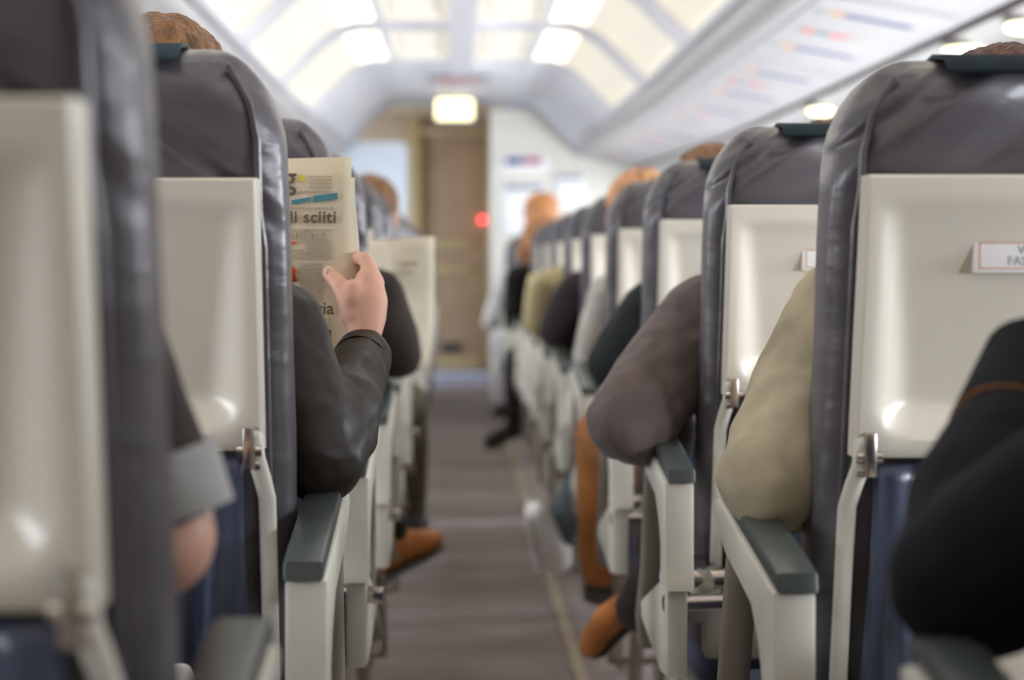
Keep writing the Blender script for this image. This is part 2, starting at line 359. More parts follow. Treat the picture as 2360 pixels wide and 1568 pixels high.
# floor, seat tracks, galley floor, back wall
tag(obj('floor', BX((-1.75, Y0C, -0.03), (1.85, 13.9, 0)), M['carpet'], smooth=False), kind='structure')
tag(obj('trim_3', BX((-1.75, 13.9, -0.03), (1.85, 15.6, 0.001)), M['vinyl'], smooth=False), kind='structure')
tag(obj('trim_4', BX((0.281, Y0C, 0), (0.311, 13.0, 0.006), 0.002), M['track']), kind='structure')
tag(obj('trim_5', BX((-0.231, Y0C, 0), (-0.201, 13.0, 0.006), 0.002), M['track']), kind='structure')
tag(obj('wall_back', BX((-1.9, Y0C-0.05, 0), (1.95, Y0C, 2.3)), M['tan'], smooth=False), kind='structure')
# front: right bulkhead, left partition, galley shell, door
def yz_poly(pts, y0, y1, m, name):      # polygon in (x,z), thick along y
    bm = bmesh.new(); a = [bm.verts.new((x, y0, z)) for x, z in pts]; b = [bm.verts.new((x, y1, z)) for x, z in pts]
    bm.faces.new(a); bm.faces.new(list(reversed(b)))
    for i in range(len(pts)): bm.faces.new((a[i], b[i], b[(i+1) % len(pts)], a[(i+1) % len(pts)]))
    return obj(name, bm, m, smooth=False)
tag(yz_poly([(0.275,0),(1.62,0),(1.62,2.12),(0.275,2.12)], 13.0, 13.05, M['bulk'], 'wall_front_right'), kind='structure')
t = tag(yz_poly([(-1.55,0),(-0.345,0),(-0.345,1.83),(-0.36,1.865),(-0.395,1.88),(-1.55,1.88)], 13.05, 13.09, M['bulkblue'], 'wall_front_left'), kind='structure')
tag(obj('wall_galley_left', BX((-1.60,14.75,0), (-1.55,15.6,2.4)), M['tan'], smooth=False), kind='structure')
tag(obj('wall_galley_right', BX((0.335,13.05,0), (0.385,15.6,2.4)), M['tan'], smooth=False), kind='structure')
tag(obj('trim_6', BX((-1.60,13.0,2.26), (1.62,15.6,2.30)), M['tan'], smooth=False), kind='structure')
tag(obj('wall_front', (lambda bm: (box(bm, (-1.6,15.34,0), (-0.33,15.40,2.3)), box(bm, (-0.33,15.34,2.16), (0.34,15.40,2.3)), box(bm, (0.318,15.34,0), (0.40,15.40,2.16)), bm)[-1])(bmesh.new()), M['tan'], smooth=False), kind='structure')
tag(obj('trim_7', BX((-0.395,15.24,0.0), (-0.285,15.34,2.26), 0.008), M['gold']), kind='structure')
tag(obj('trim_8', BX((0.300,15.24,0.0), (0.330,15.34,2.26), 0.006), M['gold']), kind='structure')
tag(obj('trim_9', BX((-0.285,15.26,2.10), (0.300,15.34,2.15), 0.005), M['gold']), kind='structure')
d = empty('door_1', (0.01, 15.35, 0)); d['kind'] = 'structure'
obj('door_panel', BX((-0.30,-0.03,0.02), (0.295,0.02,2.10), 0.006), M['door'], d)
bm = bmesh.new()
for z0, z1 in ((1.10, 1.19), (0.88, 0.96)): box(bm, (-0.27, -0.06, z0), (0.16, -0.03, z1), 0.012)
obj('hand_rail', bm, M['gold'], d)
obj('kick_plate', BX((-0.29,-0.045,0.03), (0.22,-0.03,0.16), 0.004), M['gold'], d)
obj('door_grille', BX((-0.12,-0.045,0.20), (0.06,-0.03,0.28), 0.004), M['dark'], d)
bm = bmesh.new(); cyl(bm, (0,-0.01,0), (0,0.01,0), 0.02, 20)
led = obj('indicator_light', bm, M['redled']); led.location = (0.254, 15.30, 1.36); tag(led, 'small round red indicator light glowing on the right edge of the brown door', 'indicator light')
led.data.materials[0] = M['redled']

# exit sign, ceiling placard, bulkhead signs, reading lamps
es = empty('exit_sign', (0.008, 12.25, ZC+1.175), 'glowing pale yellow box sign hanging from the ceiling before the brown door', 'exit sign')
obj('sign_housing', BX((-0.135,0.0,-0.16), (0.135,0.06,0.0), 0.02, 3), M['white'], es)
obj('lit_face', BX((-0.128,-0.012,-0.152), (0.128,0.0,-0.012), 0.02, 3), M['exit'], es)
cs = empty('ceiling_placard', (0.03, 10.95, ZC+1.198), 'wide thin dark placard with red lettering band across the front ceiling panel', 'sign')
obj('placard_plate', BX((-0.20,-0.005,-0.035), (0.20,0.005,-0.004), 0.003), M['signgrey'], cs)
bm = bmesh.new()
for x0, x1 in ((-0.12,-0.02), (0.0,0.07), (0.09,0.13)): box(bm, (x0,-0.008,-0.046), (x1,-0.004,-0.033))
obj('red_lettering', bm, M['pinkred'], cs, smooth=False)
obj('lower_panel', BX((-0.20,-0.004,-0.095), (0.20,0.004,-0.046), 0.003), M['bin'], cs)
def wall_sign(x0, x1, z0, z1, parts, label, name='wall_sign'):
    t = empty(name, ((x0+x1)/2, 12.99, z0), label, 'sign')
    cx = (x0+x1)/2
    obj('sign_board', BX((x0-cx,-0.012,0), (x1-cx,0,z1-z0), 0.003), M['white'], t)
    for nm, a, b, c, dd, m in parts: obj(nm, BX((a-cx,-0.018,c-z0), (b-cx,-0.011,dd-z0), 0.002), M[m], t)
def Z13(py): return ZC - (py-612)*13/F
def X13(px): return (px-1045)*13/F
wall_sign(X13(1155), X13(1262), Z13(398), Z13(355), [('blue_lettering', X13(1166), X13(1205), Z13(380), Z13(364), 'navy'), ('magenta_lettering', X13(1207), X13(1248), Z13(380), Z13(364), 'magenta')], 'white wall sign with navy blue and magenta lettering, uppermost on the right bulkhead')
wall_sign(X13(1155), X13(1262), Z13(545), Z13(418), [('heading', X13(1164), X13(1252), Z13(438), Z13(426), 'signgrey')], 'tall white notice board with grey heading, just below the navy and magenta sign', 'notice_board')
wall_sign(X13(1280), X13(1350), Z13(480), Z13(398), [('heading', X13(1286), X13(1342), Z13(413), Z13(404), 'signgrey')], 'small white notice with grey heading at the far right of the front bulkhead', 'notice_board')
for k, (Y, xx, rr) in enumerate(((5.05, 1.64, 0.07), (5.62, 1.625, 0.075), (7.8, 1.62, 0.065))):
    t = empty('reading_lamp', (XC+xx-0.02, Y, ZC+0.69), ('glowing round warm lamp under the right bin, nearest the camera at the frame edge', 'glowing warm lamp under the right bin, above the headrest with dark hair behind', 'glowing warm lamp under the right bin, just left of the nearest right-hand headrest')[k], 'lamp', 'reading lamps by the right sidewall')
    bm = bmesh.new(); ball(bm, (0,0,0), (rr, rr, 0.022)); obj('lamp_lens', bm, M['readlamp'], t)
    bm = bmesh.new(); bmesh.ops.create_cone(bm, cap_ends=True, segments=24, radius1=rr*1.12, radius2=rr*1.12, depth=0.012, matrix=Matrix.Translation((0,0,0.014))); obj('lamp_bezel', bm, M['bin'], t)

# ================================================================= SEATS
W = 0.455
def yb(z): return (1.04 - z) * 0.215
def make_seat(side, ZT, name, label):
    """side=+1: aisle edge at x=0 and the seat reaches to +x; y=0 is the tray face at z=1.04"""
    s = side
    t = empty(name, (0, 0, 0), label, 'airplane seat')
    # --- backrest leather shell
    bm = bmesh.new(); n = 56; rings = []
    zs = [0.40 + (ZT-0.13-0.40)*i/18 for i in range(19)] + [ZT-0.13 + 0.13*math.sin(a*math.pi/2/12) for a in range(1, 13)]
    for z in zs:
        r = 0.10; q = max(0, (z-(ZT-r))/r); q = min(q, 0.9995)
        ins = 0.078*(1-math.sqrt(1-q*q))
        T = 0.115 + 0.02*max(0, 1-abs(z-0.62)/0.2)
        ty = 0.048; qy = max(0, (z-(ZT-ty))/ty); qy = min(qy, 0.9995); ky = math.sqrt(1-qy*qy)
        cx = W/2; hw = W/2 - 0.010 - ins; hd = T/2*ky if qy > 0 else T/2
        cy = yb(z) + T/2 + 0.013
        ring = []
        for k in range(n):
            a = 2*math.pi*k/n; ca, sa = math.cos(a), math.sin(a); e = 2/4.5
            x = cx + hw*abs(ca)**e*(1 if ca >= 0 else -1); y = cy + hd*abs(sa)**e*(1 if sa >= 0 else -1)
            if z > 1.045 and sa < 0: y -= 0.010*math.sin(math.pi*min(1, (z-1.045)/(ZT-1.045)))*max(0, 1-((x-cx)/hw)**4)
            if z > 1.03 and sa < 0.2:
                wv = noise.noise(V(((x*0.8+z*0.75)*5+k*0, (x*0.55-z*0.85)*34, side*3)))
                y -= 0.0032*max(0, wv)*min(1, (z-1.03)/0.02)*(1 if qy == 0 else ky)
            nzv = noise.noise(V((x*9, y*9+side*5, z*6)))*0.004 + noise.noise(V((x*22+z*14, y*5, z*22)))*0.0007
            ring.append(bm.verts.new((s*(x+nzv), y+nzv, z + (noise.noise(V((x*14, 3, 1)))*0.004 if qy > 0 else 0))))
        rings.append(ring)
    for a, b in zip(rings, rings[1:]):
        for k in range(n): bm.faces.new((a[k], a[(k+1) % n], b[(k+1) % n], b[k]))
    bm.faces.new(rings[0]); bm.faces.new(rings[-1])
    # lower third of the leather reads blue (faces below the tray)
    for f in bm.faces:
        f.material_index = 0
    obj('backrest', bm, M['leather_r'] if s > 0 else M['leather_l'], t, sharp=60)
    # --- piping seams following the outline on the rear edge
    for xo in (0.030, W-0.030):
        pts = []
        for i in range(22):
            z = 0.42 + (ZT-0.022-0.42)*i/21; q = max(0, (z-(ZT-0.10))/0.10); q = min(q, 0.999)
            ins = 0.070*(1-math.sqrt(1-q*q)); x = xo + (ins if xo < W/2 else -ins)
            if z > 1.0: x += (0.004 if xo < W/2 else -0.004)
            pts.append((s*x, yb(z)+0.0185+0.004*q, z))
        bm = bmesh.new(); loft(bm, pts, [0.0035]*len(pts), 6); obj('seam_piping', bm, M['leather'], t)
    # --- tray table with recess
    x0, x1, z0, z1 = 0.034, W-0.034, 0.782, 1.040; nx, nz = 44, 36
    bm = bmesh.new(); grid = []
    for j in range(nz+1):
        row = []
        for i in range(nx+1):
            x = x0+(x1-x0)*i/nx; z = z0+(z1-z0)*j/nz
            rx0, rx1, rz0, rz1 = x0+0.014, x1-0.014, z0+0.016, z1-0.022; R = 0.036
            qx = abs(x-(rx0+rx1)/2)-((rx1-rx0)/2-R); qz = abs(z-(rz0+rz1)/2)-((rz1-rz0)/2-R)
            if z > (rz0+rz1)/2: sd = max(qx-R, qz-R)
            else: sd = math.hypot(max(qx, 0), max(qz, 0)) + min(max(qx, qz), 0) - R
            dep = 0
            if sd < 0:
                tt = (rz1 - z)/(rz1-rz0); dm = 0.030*min(1, max(0, tt))**0.55
                a = -sd*0.88; kk_ = 0.004; h_ = max(kk_-abs(a-dm), 0)/kk_; dep = min(a, dm) - h_*h_*kk_*0.25; dep = max(dep, 0)
                dep = min(dep, dm)
            row.append(bm.verts.new((s*x, yb(z) - 0.024 + dep, z)))
        grid.append(row)
    for j in range(nz):
        for i in range(nx): bm.faces.new((grid[j][i], grid[j][i+1], grid[j+1][i+1], grid[j+1][i]))
    bnd = [grid[0][i] for i in range(nx+1)] + [grid[j][nx] for j in range(1, nz+1)] + [grid[nz][i] for i in range(nx-1, -1, -1)] + [grid[j][0] for j in range(nz-1, 0, -1)]
    prev = bnd
    for ox, oy in ((0.0025, 0.0025), (0.0025, 0.034)):
        cur = []
        for v in bnd:
            xx = v.co.x*s; dx = (-1 if abs(xx-x0) < 1e-6 else 0) + (1 if abs(xx-x1) < 1e-6 else 0)
            dz = (-1 if abs(v.co.z-z0) < 1e-6 else 0) + (1 if abs(v.co.z-z1) < 1e-6 else 0)
            cur.append(bm.verts.new((v.co.x+s*dx*ox, v.co.y+oy, v.co.z+dz*ox)))
        m_ = len(bnd)
        for k in range(m_): bm.faces.new((prev[k], prev[(k+1) % m_], cur[(k+1) % m_], cur[k]))
        prev = cur
    bm.faces.new(prev)
    tr = obj('tray_table', bm, M['tray'], t, sharp=35)
    # --- latch and hinge bits, tray arms
    for xo in (0.044, W-0.044):
        bm = bmesh.new(); z = 0.792
        box(bm, (s*(xo-0.006), yb(z)-0.030, z-0.030), (s*(xo+0.006), yb(z)-0.016, z+0.012), 0.002)
        cyl(bm, (s*(xo-0.012), yb(z)-0.022, z-0.012), (s*(xo+0.012), yb(z)-0.022, z-0.012), 0.006)
        cyl(bm, (s*(xo-0.010), yb(z)-0.018, z-0.026), (s*(xo+0.004), yb(z)-0.018, z-0.026), 0.005)
        obj('hinge', bm, M['steel'], t)
        xi = 0.030 if xo < W/2 else W-0.030
        pts = [(xo-(0.004 if xo < W/2 else -0.004), yb(.79)-0.022, 0.795), (xo-(0.006 if xo < W/2 else -0.006), yb(.775)-0.020, 0.772), (xi+(0.004 if xo < W/2 else -0.004), yb(.755)-0.012, 0.752), (xi, yb(.73)-0.007, 0.73), (xi, yb(.68)-0.006, 0.68), (xi, yb(.56)-0.006, 0.56), (xi, yb(.47)-0.006, 0.46)]
        bm = bmesh.new(); loft(bm, [(s*p[0], p[1], p[2]) for p in pts], [(0.009, 0.007)]*len(pts), 10); obj('tray_arm', bm, M['armshell'], t, sharp=70)
    # --- seat pocket, folded leather
    bm = bmesh.new(); nx, nz = 60, 14; g = []
    for j in range(nz+1):
        z = 0.50+0.272*j/nz; row = []
        for i in range(nx+1):
            u = i/nx; x = 0.052+(W-0.104)*u
            am = 0.007+0.018*(1-j/nz)
            y = yb(z)-0.006-am*(0.6+math.sin(u*33+1.3*math.sin(z*9))*0.5+math.sin(u*71+z*12)*0.28) - 0.012*(1-j/nz)*math.sin(math.pi*u)
            row.append(bm.verts.new((s*x, y, z)))
        g.append(row)
    for j in range(nz):
        for i in range(nx): bm.faces.new((g[j][i], g[j][i+1], g[j+1][i+1], g[j+1][i]))
    so_ = obj('seat_pocket', bm, M['leather_daylit'], t, sharp=80); so_.modifiers.new('s', 'SOLIDIFY').thickness = 0.004
    # --- rear shroud, cushion, pan
    obj('rear_shroud', BX((s*0.015, 0.105, 0.395), (s*(W-0.015), 0.15, 0.495), 0.008), M['panel_grey'], t)
    bm = bmesh.new(); box(bm, (s*0.012, 0.22, 0.325), (s*(W-0.012), 0.70, 0.435), 0.035, 4); obj('seat_cushion', bm, M['cushion'], t, sharp=60)
    obj('seat_pan', BX((s*0.012, 0.13, 0.295), (s*(W-0.012), 0.68, 0.325), 0.006), M['legmetal'], t)
    # --- headrest strap
    bm = bmesh.new()
    zt = ZT
    pts = [(yb(zt-0.012)+0.006, zt-0.017), (yb(zt)+0.022, zt-0.003), (yb(zt)+0.062, zt+0.002), (yb(zt)+0.108, zt-0.004), (yb(zt-0.03)+0.126, zt-0.03), (yb(zt-0.1)+0.130, zt-0.10), (yb(zt-0.2)+0.126, zt-0.20)]
    a = [bm.verts.new((s*0.105, y, z)) for y, z in pts]; b = [bm.verts.new((s*(W-0.10), y, z)) for y, z in pts]
    for i in range(len(pts)-1): bm.faces.new((a[i], b[i], b[i+1], a[i+1]))
    hc = obj('headrest_cover', bm, M['strip'], t, sharp=80); md = hc.modifiers.new('s', 'SOLIDIFY'); md.thickness = 0.005; md.offset = 0
    # --- aisle armrest: shell, pad (sub-part), side panel, front stay
    ash = 0 if s > 0 else 0.024
    ax0, ax1 = s*(-0.062+ash), s*(-0.022+ash)
    bm = bmesh.new(); extrude_poly(bm, [(-0.05,0.668),(0.275,0.710),(0.297,0.705),(0.29,0.685),(0.22,0.657),(0.14,0.646),(0.06,0.634),(0.02,0.605),(0.0,0.575),(0.0,0.545),(0.012,0.538),(0.012,0.524),(-0.058,0.524),(-0.055,0.54),(-0.05,0.56)], ax0, ax1, 0.005)
    ar = obj('armrest', bm, M['armshell'], t, sharp=30)
    bm = bmesh.new(); extrude_poly(bm, [(-0.054,0.668),(-0.05,0.686),(-0.02,0.692),(0.25,0.728),(0.285,0.726),(0.295,0.714),(0.275,0.7105)], s*(-0.058+ash), s*(-0.020+ash), 0.004); obj('armrest_pad', bm, M['pad'], ar, sharp=30)
    bm = bmesh.new(); extrude_poly(bm, [(-0.045,0.524),(0.03,0.524),(0.29,0.445),(0.28,0.42),(0.03,0.395),(-0.045,0.405)], s*(-0.058+ash), s*(-0.030+ash), 0.004); obj('side_panel', bm, M['armshell'], t, sharp=30)
    bm = bmesh.new(); loft(bm, [(s*(-0.04+ash), 0.235, 0.655), (s*(-0.038+ash), 0.29, 0.56), (s*(-0.036+ash), 0.335, 0.48), (s*(-0.034+ash), 0.42, 0.40), (s*-0.02, 0.52, 0.33)], [(0.018, 0.010)]*5, 10); obj('front_stay', bm, M['panel_grey'], t)
    bm = bmesh.new(); cyl(bm, (s*-0.058, -0.02, 0.50), (s*0.03, -0.0, 0.50), 0.012); cyl(bm, (s*-0.03, 0.06, 0.52), (s*0.05, 0.07, 0.52), 0.016); cyl(bm, (s*0.0, 0.05, 0.515), (s*0.012, 0.085, 0.515), 0.02); obj('recline_pivot', bm, M['steel'], t)
    bm = bmesh.new(); extrude_poly(bm, [(0.05, 0.46), (0.14, 0.46), (0.14, 0.54), (0.09, 0.54)], s*-0.03, s*0.015, 0.003); obj('pivot_bracket', bm, M['dark'], t)
    # --- legs
    for ly, ty in ((0.20, 0.12), (0.60, 0.64)):
        bm = bmesh.new(); loft(bm, [(s*0.06, ly, 0.30), (s*0.055, (ly*2+ty)/3, 0.18), (s*0.05, ty, 0.02)], [(0.016, 0.012)]*3, 10); obj('leg', bm, M['legmetal'], t)
        bm = bmesh.new(); loft(bm, [(s*0.30, ly, 0.30), (s*0.30, (ly*2+ty)/3, 0.18), (s*0.30, ty, 0.02)], [(0.016, 0.012)]*3, 10); obj('leg', bm, M['legmetal'], t)
    bm = bmesh.new(); cyl(bm, (s*0.0, 0.66, 0.09), (s*0.44, 0.66, 0.09), 0.009); cyl(bm, (s*0.0, 0.66, 0.09), (s*0.0, 0.5, 0.30), 0.008); obj('baggage_bar', bm, M['legmetal'], t)
    return t
def dup(root, loc, label):
    r = root.copy(); C.objects.link(r); r.location = loc; r['label'] = label
    for ch in list(root.children):
        c = ch.copy(); C.objects.link(c); c.parent = r
        for g in ch.children:
            d_ = g.copy(); C.objects.link(d_); d_.parent = c
    return r
RX, LX = 0.345, -0.154
RY = [0.816 + 0.79*k for k in range(15)]
LY = [0.877 + 0.79*k for k in range(15)]
sr = make_seat(1, 1.154, 'airplane_seat', 'x'); sl = make_seat(-1, 1.172, 'airplane_seat', 'x')
for sd, base, Ys, X in ((1, sr, RY, RX), (-1, sl, LY, LX)):
    for k, Y in enumerate(Ys):
        if sd > 0:
            lab = ('seat at right frame edge, only its armrest tip showing below the dark denim sleeve' if k == 0 else
                   'large grey leather seat at right edge with bordered sticker on its cream tray' if k == 1 else
                   'grey leather seat with half hidden sticker, right behind the khaki sleeve and nearest right seat' if k == 2 else
                   f"grey leather seat with cream tray right of the aisle, {ORD[k-1]} from the camera")
        else:
            lab = ('blurred grey leather seat with cream tray filling the left edge of the frame' if k == 0 else
                   'grey leather seat with cream tray just before the newspaper reader in black jacket' if k == 1 else
                   f"grey leather seat left of the aisle, {ORD[k]} from the camera")
        if k == 0: base.location = (X, Y, 0); base['label'] = lab; r = base
        else: r = dup(base, (X, Y, 0), lab)
        r['group'] = 'aisle seats on the right' if sd > 0 else 'aisle seats on the left'
        if sd > 0 and k in (1, 2, 3):
            tz = 0.968
            tr = [c for c in r.children if c.name.startswith('tray_table')][0]
            yy = yb(tz) - 0.0125
            pl = obj('placard', BX((0.133, yy-0.003, tz-0.015), (0.287, yy+0.007, tz+0.017), 0.001), M['white'], tr); pl['label'] = 'white sticker with thin red border'
            bm = bmesh.new()
            for p0, p1 in (((0.1375, -0.0115), (0.2825, -0.0100)), ((0.1375, 0.0120), (0.2825, 0.0135)), ((0.1375, -0.0115), (0.1390, 0.0135)), ((0.2810, -0.0115), (0.2825, 0.0135))):
                box(bm, (p0[0], yy-0.0034, tz+p0[1]), (p1[0], yy-0.002, tz+p1[1]))
            obj('placard_border', bm, M['border'], tr, smooth=False)
            if k < 3:
                text('placard_text', 'WHILE SEATED', 0.0115, (0.212, yy-0.0033, tz+0.0025), M['signgrey'], tr, align='CENTER')
                text('placard_text', 'FASTEN SEAT BELT', 0.0115, (0.212, yy-0.0033, tz-0.0075), M['signgrey'], tr, align='CENTER')

# ================================================================= PEOPLE
tex = bpy.data.textures.new('folds', 'CLOUDS'); tex.noise_scale = 0.09; tex.noise_depth = 2
tex2 = bpy.data.textures.new('hairtex', 'CLOUDS'); tex2.noise_scale = 0.03; tex2.noise_depth = 2
def fuse(o, vox, smooth=4, disp=0.0, tx=None):
    r = o.modifiers.new('fuse', 'REMESH'); r.mode = 'VOXEL'; r.voxel_size = vox; r.use_smooth_shade = True
    if smooth: sm = o.modifiers.new('smooth', 'SMOOTH'); sm.factor = 0.5; sm.iterations = smooth
    if disp:
        d_ = o.modifiers.new('folds', 'DISPLACE'); d_.texture = tx or tex; d_.strength = disp; d_.mid_level = 0.5; d_.texture_coords = 'LOCAL'
    return o
def lerp(a, b, t): return V(a)*(1-t) + V(b)*t
def hand(bm, wrist, fwd, out, scale=1.0, curl=0.5, side=1):
    """generic relaxed hand. fwd: wrist->knuckles, out: thumb side"""
    w_ = V(wrist); f = V(fwd).normalized(); o = V(out); o = (o - f*o.dot(f)).normalized(); nrm = f.cross(o)*side
    S = scale
    loft(bm, [w_, w_+f*0.045*S, w_+f*0.085*S], [(0.024*S, 0.018*S), (0.036*S, 0.016*S), (0.038*S, 0.013*S)], 12, up=o)
    for i, L in enumerate((0.070, 0.078, 0.072, 0.056)):
        k = w_ + f*(0.085-0.004*abs(i-1))*S + o*(0.030-0.020*i)*S
        c = curl + 0.08*i; p = [k]; d_ = f.copy()
        for seg, a in ((0.45, 0.5), (0.30, 1.0), (0.25, 0.8)):
            ang = c*a; d_ = (d_*math.cos(ang) - nrm*math.sin(ang)).normalized(); p.append(p[-1]+d_*L*seg*S)
        loft(bm, p, [0.0095*S, 0.009*S, 0.0082*S, 0.007*S], 8)
    k = w_ + f*0.02*S + o*0.022*S
    loft(bm, [k, k+(f*0.6+o*0.8).normalized()*0.038*S, k+(f*0.75+o*0.65).normalized()*0.066*S - nrm*0.008*S, k+(f*0.85+o*0.5).normalized()*0.090*S - nrm*0.016*S], [0.014*S, 0.012*S, 0.0105*S, 0.008*S], 8)
def head(bm, c, yaw=0, tilt=0, S=1.0):
    R = Matrix.Rotation(yaw, 3, 'Z') @ Matrix.Rotation(tilt, 3, 'Y')
    q = R.to_quaternion(); P = lambda x, y, z: V(c) + R @ V((x*S, y*S, z*S))
    ball(bm, P(0, -0.01, 0.025), (0.074*S, 0.092*S, 0.085*S), q); ball(bm, P(0, 0.022, -0.035), (0.056*S, 0.062*S, 0.070*S), q)
    ball(bm, P(0, 0.052, -0.080), (0.026*S, 0.024*S, 0.022*S), q)
    loft(bm, [P(0, 0.078, 0.020), P(0, 0.092, -0.005), P(0, 0.098, -0.022)], [0.008*S, 0.011*S, 0.014*S], 8)
    for e in (-1, 1):
        ball(bm, P(e*0.076, -0.012, -0.012), (0.009*S, 0.020*S, 0.033*S), q); ball(bm, P(e*0.030, 0.074, 0.018), (0.020*S, 0.010*S, 0.007*S), q)
    return R
def face_parts(parent, c, R, S=1.0):
    P = lambda x, y, z: V(c) + R @ V((x*S, y*S, z*S)); q = R.to_quaternion()
    for e in (-1, 1):
        bm = bmesh.new(); ball(bm, P(e*0.030, 0.077, 0.004), (0.013*S, 0.008*S, 0.008*S), q); obj('eye', bm, M['eye'], parent)
    bm = bmesh.new(); ball(bm, P(0, 0.081, -0.052), (0.024*S, 0.008*S, 0.008*S), q); obj('mouth', bm, M['lip'], parent)
def shoe(parent, heel, toe, up, m, sole='sole', name='shoe', S=1.0):
    h, t_, u = V(heel), V(toe), V(up); f = (t_-h).normalized(); u = (u - f*u.dot(f)).normalized(); sx = f.cross(u); L = (t_-h).length
    bm = bmesh.new()
    ps = [h+u*0.048*S, h+f*L*.25+u*0.052*S, h+f*L*.5+u*0.042*S, h+f*L*.75+u*0.030*S, h+f*L*.93+u*0.024*S]
    loft(bm, ps, [(0.034*S, 0.040*S), (0.036*S, 0.044*S), (0.037*S, 0.036*S), (0.043*S, 0.026*S), (0.030*S, 0.018*S)], 16, up=sx)
    s_ = obj(name, bm, m, parent)
    bm = bmesh.new()
    pr = [h, h+f*L*.25, h+f*L*.5, h+f*L*.75, h+f*L*.95]
    loft(bm, [p+u*0.004*S for p in pr], [(0.037*S, 0.011), (0.036*S, 0.010), (0.038*S, 0.010), (0.046*S, 0.010), (0.032*S, 0.009)], 16, up=sx)
    obj('sole', bm, M[sole], s_)
    return s_
def person(label, side, Y0, xc, jacket, trousers, hair, elbow, wrist, shoulder=None, head_c=None, head_yaw=0, knee=None, ankle=None, toe=None,
           shoem='blackshoe', soles='sole', vox=0.009, rad=1.0, sleeve='long', hairstyle='short', lean=0, heads=1.0, other=None, disp=0.012, trouser_mat=None, handf=None, ur=1.0, custom_hand=None, foot=True, sh_o=None, br=1.0, elbow2=None, wrist2=None):
    """side=+1 sits right of the aisle (aisle at -x). Y0: seat reference. Joints given are the aisle-side arm/leg."""
    a = -side                                    # direction toward the aisle
    hy = Y0 + 0.37; hip = V((xc, hy, 0.525))
    t = empty('person', (xc, hy, 0), label, 'person')
    O = V(t.location); L_ = lambda p: V(p) - O
    chest = V((xc + lean*0.5, hy-0.075, 0.80)); neck = V((xc + lean, hy-0.085, 0.955))
    hc = V(head_c) if head_c else neck + V((0, 0.035, 0.135))
    sh = V(shoulder) if shoulder else V((xc + lean + a*0.165, hy-0.08, 0.885))
    sh2 = V((xc + lean - a*0.155, hy-0.08, 0.885))
    el, wr = V(elbow), V(wrist)
    el2 = V(elbow2) if elbow2 else V((xc - a*0.20, hy+0.01, 0.68)); wr2 = V(wrist2) if wrist2 else V((xc - a*0.06, hy+0.22, 0.63))
    kn = V(knee) if knee else V((xc + a*0.10, hy+0.35, 0.49)); an = V(ankle) if ankle else V((kn.x, kn.y-0.02, 0.10))
    kn2 = V((xc - a*0.10, hy+0.35, 0.49)); an2 = V((kn2.x, kn2.y-0.02, 0.10))
    # body (one continuous mesh)
    bm = bmesh.new()
    loft(bm, [L_(hip), L_(lerp(hip, chest, .5)), L_(chest), L_(neck+V((0, 0, -0.06)))], [(0.13, 0.09), (0.12, 0.085), (0.135, 0.09), (0.09, 0.06)], 18)
    loft(bm, [L_(neck+V((0, 0, -0.04))), L_(lerp(neck, hc, .5)), L_(hc+V((0, 0, -0.02)))], [0.05, 0.046, 0.045], 12)
    Rm = head(bm, L_(hc), head_yaw, 0, heads)
    for s_, e_, w_ in ((sh, el, wr), (sh2, el2, wr2)):
        loft(bm, [L_(neck+V((0, 0, -0.06))), L_(s_)], [0.035, 0.042], 10)
        loft(bm, [L_(s_), L_(lerp(s_, e_, .5)), L_(e_)], [0.042*br, 0.038*br, 0.033*br], 12); loft(bm, [L_(e_), L_(lerp(e_, w_, .35)), L_(w_)], [0.033*br, 0.034*br, 0.023], 12)
    for h_, k_, n_ in ((hip+V((a*0.08, 0, 0)), kn, an), (hip-V((a*0.08, 0, 0)), kn2, an2)):
        loft(bm, [L_(h_), L_(lerp(h_, k_, .5)), L_(k_)], [0.07, 0.06, 0.048], 12); loft(bm, [L_(k_), L_(lerp(k_, n_, .35)), L_(n_)], [0.048, 0.046, 0.030], 12)
    if custom_hand: custom_hand(bm, O)
    else:
        f = V(handf) if handf else (wr-el); hand(bm, L_(wr), f, (a*0.2, -0.2, 1), 0.92, 0.5, side=-a)
    hand(bm, L_(wr2), (wr2-el2), (-a*0.2, -0.2, 1), 0.92, 0.5, side=a)
    body = fuse(obj('body', bm, M['skin'], t), min(vox, 0.006) if not custom_hand else 0.0036, 3)
    face_parts(t, L_(hc), Rm, heads)
    # upper garment
    bm = bmesh.new(); r = rad
    loft(bm, [L_(hip+V((0, 0, -0.03))), L_(lerp(hip, chest, .5)), L_(chest), L_(chest+V((0, 0, 0.08))), L_(neck+V((0, 0, -0.045)))], [(0.165, 0.115), (0.155, 0.11), (0.17, 0.115), (0.15, 0.10), (0.075, 0.062)], 22)
    for kk, (s_, e_, w_) in enumerate(((sh, el, wr), (sh2, el2, wr2))):
        loft(bm, [L_(neck+V((0, 0, -0.055))), L_(lerp(neck, s_, .6)+V((0, 0, -0.012))), L_(s_)], [0.055, 0.058*ur, 0.060*r*ur], 14)
        if kk == 0 and sleeve == 'short':
            loft(bm, [L_(s_), L_(lerp(s_, e_, .5)), L_(lerp(s_, e_, .80))], [0.060*r, 0.057*r, 0.055*r], 16)
        else:
            loft(bm, [L_(s_), L_(lerp(s_, e_, .35)), L_(lerp(s_, e_, .75)), L_(e_)], [0.060*r*ur, 0.057*r*ur, 0.055*r*(1+ur)/2, 0.050*r], 16)
            loft(bm, [L_(e_), L_(lerp(e_, w_, .3)), L_(lerp(e_, w_, .75)), L_(lerp(e_, w_, .97))], [0.050*r, 0.053*r, 0.041*r, 0.033*r], 16)
    fuse(obj('jacket', bm, M[jacket], t), vox, 5, disp)
    # trousers
    bm = bmesh.new()
